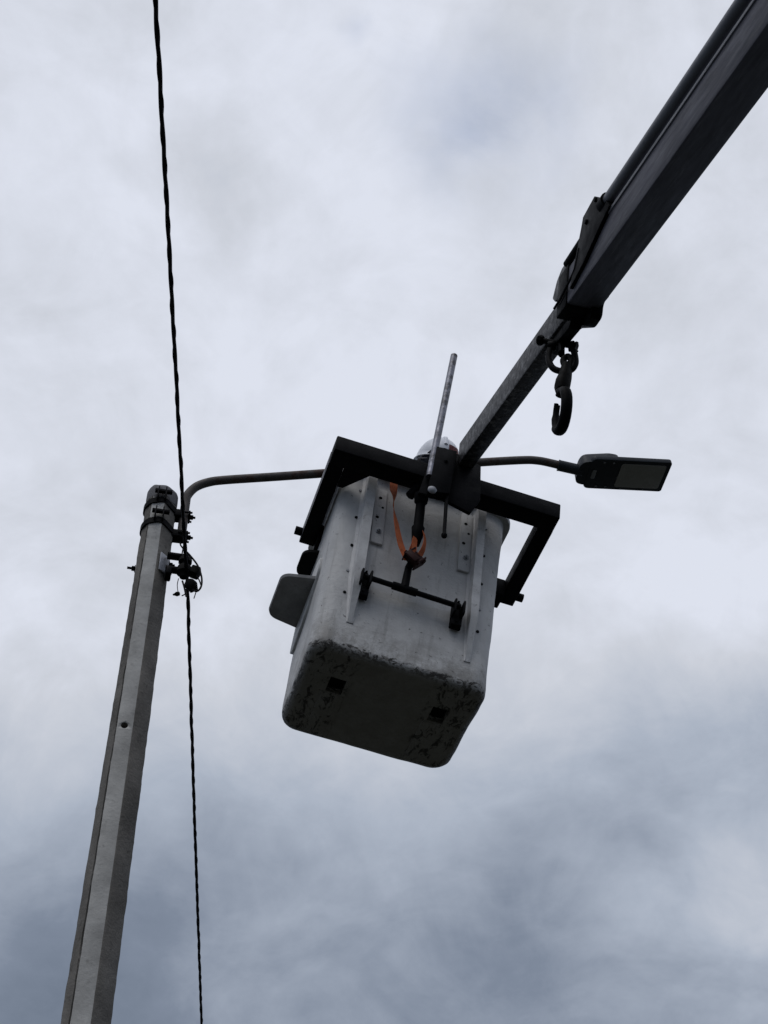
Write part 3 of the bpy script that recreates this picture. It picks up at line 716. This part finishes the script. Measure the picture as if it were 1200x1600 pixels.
# collar at the mouth of the outer section and the rope sheave box below it
bm = B(); box(bm, (OX0 - .006, -1.66, OZ0 - .008), (OX1 + .006, -1.55, OZ1 + .006), .006); build('collar', bm, 'black_steel', boom)
def bot_poly(px, z): return [(q.x, q.y) for q in (bo(u, v, 2, z) for u, v in px)]
pl = side_poly([(952, 462), (942, 474), (940, 496), (929, 512), (908, 513), (898, 522), (890, 500), (925, 455)], .098)
bm = B(); prism(bm, rounded(pl, .022, 5), lambda a, b, t: Vector((t, a, b)), .058, .102, .004); build('sheave_box', bm, 'black_steel', boom)
pl = [(-1.60, -.002), (-1.56, -.05), (-1.30, -.035), (-1.22, .0)]
bm = B(); prism(bm, rounded(pl, .012, 4), lambda a, b, t: Vector((t, a, b)), .012, .058, .003); build('hook_lug_base', bm, 'black_steel', boom)
# ------------------------------------------------------------------ lifting hook on its shackle
hk0 = BOM @ bo(879, 543, 0, .035)
hook = thing('lifting_hook', 'dark steel safety hook hanging on a shackle under the boom', 'hook', None)
vd = (hk0 - CAM); vd.z = 0; vd.normalize(); rt = Vector((vd.y, -vd.x, 0))
HKM = mat4(hk0, rt, vd, Vector((0, 0, 1))); hook.matrix_world = HKM; HKI = HKM.inverted()
def hk(u, v, y=0.0):
    o = HKI @ CAM; d = HKI.to_3x3() @ ray(u, v); return o + d * ((y - o.y) / d.y)
bm = B(); pth = [hk(862, 541), hk(858, 552), hk(858, 565), hk(865, 576), hk(878, 580), hk(892, 578), hk(899, 568), hk(898, 554), hk(894, 542)]
tube(bm, smooth_path(pth, 6), .0125, 14)
for e in (hk(862, 541), hk(893, 541)): lathe(bm, e + Vector((-.014, 0, 0)), (1, 0, 0), [(.018, 0), (.021, .004), (.021, .024), (.018, .028)], 14)
build('shackle', bm, 'black_steel', hook)
bm = B(); a = hk(846, 532, .0); b_ = hk(897, 541); tube(bm, [a, b_], .0115, 12); lathe(bm, a, a - b_, [(.018, -.006), (.021, 0), (.021, .012), (.014, .018)], 8); lathe(bm, b_, b_ - a, [(.019, 0), (.021, .005), (.019, .012)], 6); tube(bm, [hk(896, 546), hk(903, 549)], .0035, 8); build('pin', bm, 'black_steel', hook)
bm = B(); a = hk(877, 530); b_ = hk(877, 553); tube(bm, [a + Vector((0, 0, .02)), a, b_], .019, 12, flat=.7); build('lug', bm, 'black_steel', hook)
# swivel eye and body
bm = B(); pth = [hk(884, 575), hk(880, 563), hk(888, 557), hk(893, 566), hk(890, 578)]
tube(bm, smooth_path(pth, 5), .0125, 12)
bx_, bz_ = hk(883, 573), hk(874, 612)
tube(bm, [hk(886, 572), hk(883, 588), hk(880, 597), hk(878, 606), hk(878, 612)], [.026, .032, .036, .036, .030], 16, flat=.8); build('swivel', bm, 'black_rubber', hook)
# the hook itself: a C seen nearly edge-on, thick at the back
hr = Matrix.Rotation(R(-65), 3, 'Z')
cen = hk(877, 641); 
bm = B(); pth = []; rs = []
A = hk(880, 611) - cen; zt = A.z
for k in range(25):
    a = R(100 - 330 * k / 24); zz_ = .080 * math.sin(a); xx = .060 * math.cos(a)
    pth.append(cen + hr @ Vector((xx + .012 * (zz_ / .09), 0, zz_))); rs.append(.0205 * (1.05 if 4 < k < 19 else .8) * (1 if k < 22 else .75))
tube(bm, pth, rs, 16, flat=.85); tube(bm, [hk(878, 608), pth[1]], [.022, .018], 14); build('hook', bm, 'black_steel', hook)
bm = B(); tube(bm, [cen + hr @ Vector((-.036, .0, .075)), cen + hr @ Vector((-.055, .0, .02)), cen + hr @ Vector((-.05, 0, -.03))], [.009, .011, .008], 10, flat=.6); build('latch', bm, 'black_steel', hook)

# ------------------------------------------------------------------ worker standing in the basket
hc = BM @ bl(688, 711, 1, .29)                         # helmet centre
fl = BM @ Vector((.105, .285, .052))                       # floor under the feet
base = fl; UP = (hc - base).normalized(); fw = (my_ - UP * my_.dot(UP)).normalized(); rg_ = fw.cross(UP)
Ht = (hc - base).length                                      # floor to helmet centre
person = thing('person', 'worker in a white helmet with a red mark, standing in the basket', 'person', mat4(base, rg_, fw, UP))
k = Ht / 1.71
def skin_mesh(verts, edges, root, levels=2):
    me = bpy.data.meshes.new('body'); me.from_pydata([v[0] for v in verts], [], []) if False else me.from_pydata([tuple(v[0]) for v in verts], edges, [])
    o = bpy.data.objects.new('body', me); col.objects.link(o)
    md = o.modifiers.new('skin', 'SKIN'); md.use_smooth_shade = True
    sk = me.skin_vertices[0].data
    for i, v in enumerate(verts): r = v[1]; sk[i].radius = r if isinstance(r, tuple) else (r, r); sk[i].use_root = (i == root)
    sb = o.modifiers.new('sub', 'SUBSURF'); sb.levels = levels; sb.render_levels = levels
    bpy.context.view_layer.update(); d = bpy.context.evaluated_depsgraph_get()
    m2 = bpy.data.meshes.new_from_object(o.evaluated_get(d)); o.modifiers.clear(); o.data = m2; bpy.data.meshes.remove(me); return o
V = []; ED = []
def nv(p, r, par=None):
    V.append((Vector(p) * k, (r[0] * k, r[1] * k) if isinstance(r, tuple) else r * k)); i = len(V) - 1
    if par is not None: ED.append((par, i))
    return i
pel = nv((0, 0, .93), (.155, .115)); sp1_ = nv((0, .01, 1.10), (.145, .11), pel); sp2 = nv((0, .0, 1.30), (.165, .12), sp1_); ch = nv((0, -.01, 1.43), (.13, .095), sp2)
nk = nv((0, .015, 1.515), .058, ch); hd0 = nv((0, .03, 1.575), (.07, .085), nk); hd1 = nv((0, .03, 1.65), (.074, .09), hd0); hd2 = nv((0, .03, 1.73), (.07, .085), hd1)
tips = {}
for s in (-1, 1):
    hip = nv((s * .09, 0, .86), (.095, .10), pel); kn = nv((s * .11, .03, .49), (.068, .07), hip); an = nv((s * .12, -.02, .09), (.045, .05), kn); to = nv((s * .13, .15, .035), (.042, .034), an)
    sh = nv((s * .19, -.01, 1.40), (.068, .07), ch); el = nv((s * .245, .02, 1.14), .048, sh); wr = nv((s * .20, .20, 1.08), .031, el); pa = nv((s * .185, .265, 1.09), (.036, .022), wr)
    for q, (dx, l1) in enumerate(((-.033, .034), (-.011, .040), (.011, .038), (.032, .030))):
        b0 = nv((s * .185 + dx, .305, 1.100), .0095, pa); b1 = nv((s * .185 + dx * 1.1, .305 + l1, 1.095), .0088, b0); b2 = nv((s * .185 + dx * 1.1, .305 + l1 + .008, 1.065), .0078, b1)
    t0 = nv((s * .185 - s * .045, .262, 1.078), .0105, pa); t1 = nv((s * .185 - s * .055, .30, 1.068), .009, t0)
body = skin_mesh(V, ED, pel); body.parent = person
for n in ('dark_cloth', 'skin', 'black_rubber'): body.data.materials.append(MAT[n])
for f in body.data.polygons:
    c = f.center / k; f.material_index = 1 if (c.z > 1.505 and abs(c.x) < .13) or (c.y > .215 and c.z > 1.0) else (2 if c.z < .12 else 0); f.use_smooth = True
def KP(*p): return Vector(p) * k
# face
bm = B(); tube(bm, [KP(0, .112, 1.672), KP(0, .132, 1.635), KP(0, .118, 1.628)], [.008, .014, .008], 10); build('nose', bm, 'skin', person)
for s in (-1, 1):
    bm = B(); bmesh.ops.create_uvsphere(bm, u_segments=12, v_segments=8, radius=.011, matrix=Matrix.Translation(KP(s * .03, .108, 1.672))); build('eye', bm, 'helmet_white', person)
    bm = B(); tube(bm, smooth_path([KP(s * .078, .02, 1.68), KP(s * .088, .005, 1.67), KP(s * .086, .005, 1.635), KP(s * .076, .02, 1.62)], 4), .008, 8); build('ear', bm, 'skin', person)
bm = B(); tube(bm, [KP(-.022, .112, 1.600), KP(0, .118, 1.598), KP(.022, .112, 1.600)], [.003, .006, .003], 8); build('mouth', bm, 'ratchet_red', person)
# hood / hair behind and under the helmet
bm = B(); bmesh.ops.create_uvsphere(bm, u_segments=24, v_segments=14, radius=1)
for v in bm.verts:
    p = v.co.copy(); v.co = KP(p.x * .098, .012 + p.y * .105 * (.85 if p.y > 0 else 1.08), 1.640 + p.z * .098)
for v in [v for v in bm.verts if v.co.y > .07 * k]: v.co.y = .07 * k
build('hood', bm, 'dark_cloth', person)
# helmet: dome, brim, ridge, harness strap
helm = None
bm = B(); prof = []
HC = Vector((0, .02, Ht / k)) * k
rgs = []
for j in range(11):
    a = R(90 * j / 10); rgs.append([bm.verts.new(HC + Vector((.117 * math.cos(a) * math.cos(q), .142 * math.cos(a) * math.sin(q), -.042 + .139 * math.sin(a)))) for q in [2 * math.pi * i / 32 for i in range(32)]] if j < 10 else [bm.verts.new(HC + Vector((0, 0, .097)))])
for a, b in zip(rgs[:-2], rgs[1:-1]):
    for i in range(32): bm.faces.new((a[i], a[(i + 1) % 32], b[(i + 1) % 32], b[i]))
for i in range(32): bm.faces.new((rgs[-2][i], rgs[-2][(i + 1) % 32], rgs[-1][0]))
lip = [bm.verts.new(HC + Vector((.127 * math.cos(q), (.154 + (.035 if math.sin(q) > .2 else 0)) * math.sin(q), -.050))) for q in [2 * math.pi * i / 32 for i in range(32)]]
ins = [bm.verts.new(HC + Vector((.106 * math.cos(q), .130 * math.sin(q), -.048))) for q in [2 * math.pi * i / 32 for i in range(32)]]
for i in range(32):
    j = (i + 1) % 32; bm.faces.new((rgs[0][i], lip[i], lip[j], rgs[0][j])); bm.faces.new((lip[i], ins[i], ins[j], lip[j]))
helm = build('helmet', bm, 'helmet_white', person, 50)
helm.matrix_local = Matrix.Translation(HC + Vector((0, 0, .012))) @ Matrix.Rotation(R(30), 4, 'X') @ Matrix.Translation(-HC)
bm = B(); tube(bm, smooth_path([HC + Vector((0, -.125, .03)), HC + Vector((0, -.07, .083)), HC + Vector((0, .02, .099)), HC + Vector((0, .10, .075))], 5), .010, 10, flat=.6); build('ridge', bm, 'helmet_white', helm)
bm = B(); vv = []
for i in range(5):
    for j in range(3):
        q = R(-80 + 9 * i); a = R(12 + 11 * j); vv.append(bm.verts.new(HC + Vector((.1195 * math.cos(a) * math.cos(q), .1445 * math.cos(a) * math.sin(q), -.042 + .141 * math.sin(a)))))
for i in range(4):
    for j in range(2): bm.faces.new((vv[i * 3 + j], vv[(i + 1) * 3 + j], vv[(i + 1) * 3 + j + 1], vv[i * 3 + j + 1]))
bmesh.ops.solidify(bm, geom=bm.faces[:], thickness=-.0015); build('red_mark', bm, 'helmet_red', helm)
bm = B(); tube(bm, smooth_path([HC + Vector((-.105, .02, -.04)), HC + Vector((-.105, -.06, -.062)), HC + Vector((-.06, -.118, -.07)), HC + Vector((0, -.135, -.07)), HC + Vector((.06, -.118, -.07)), HC + Vector((.105, -.06, -.062)), HC + Vector((.105, .02, -.04))], 5), .007, 8, flat=.5); build('harness', bm, 'strap_grey', helm)
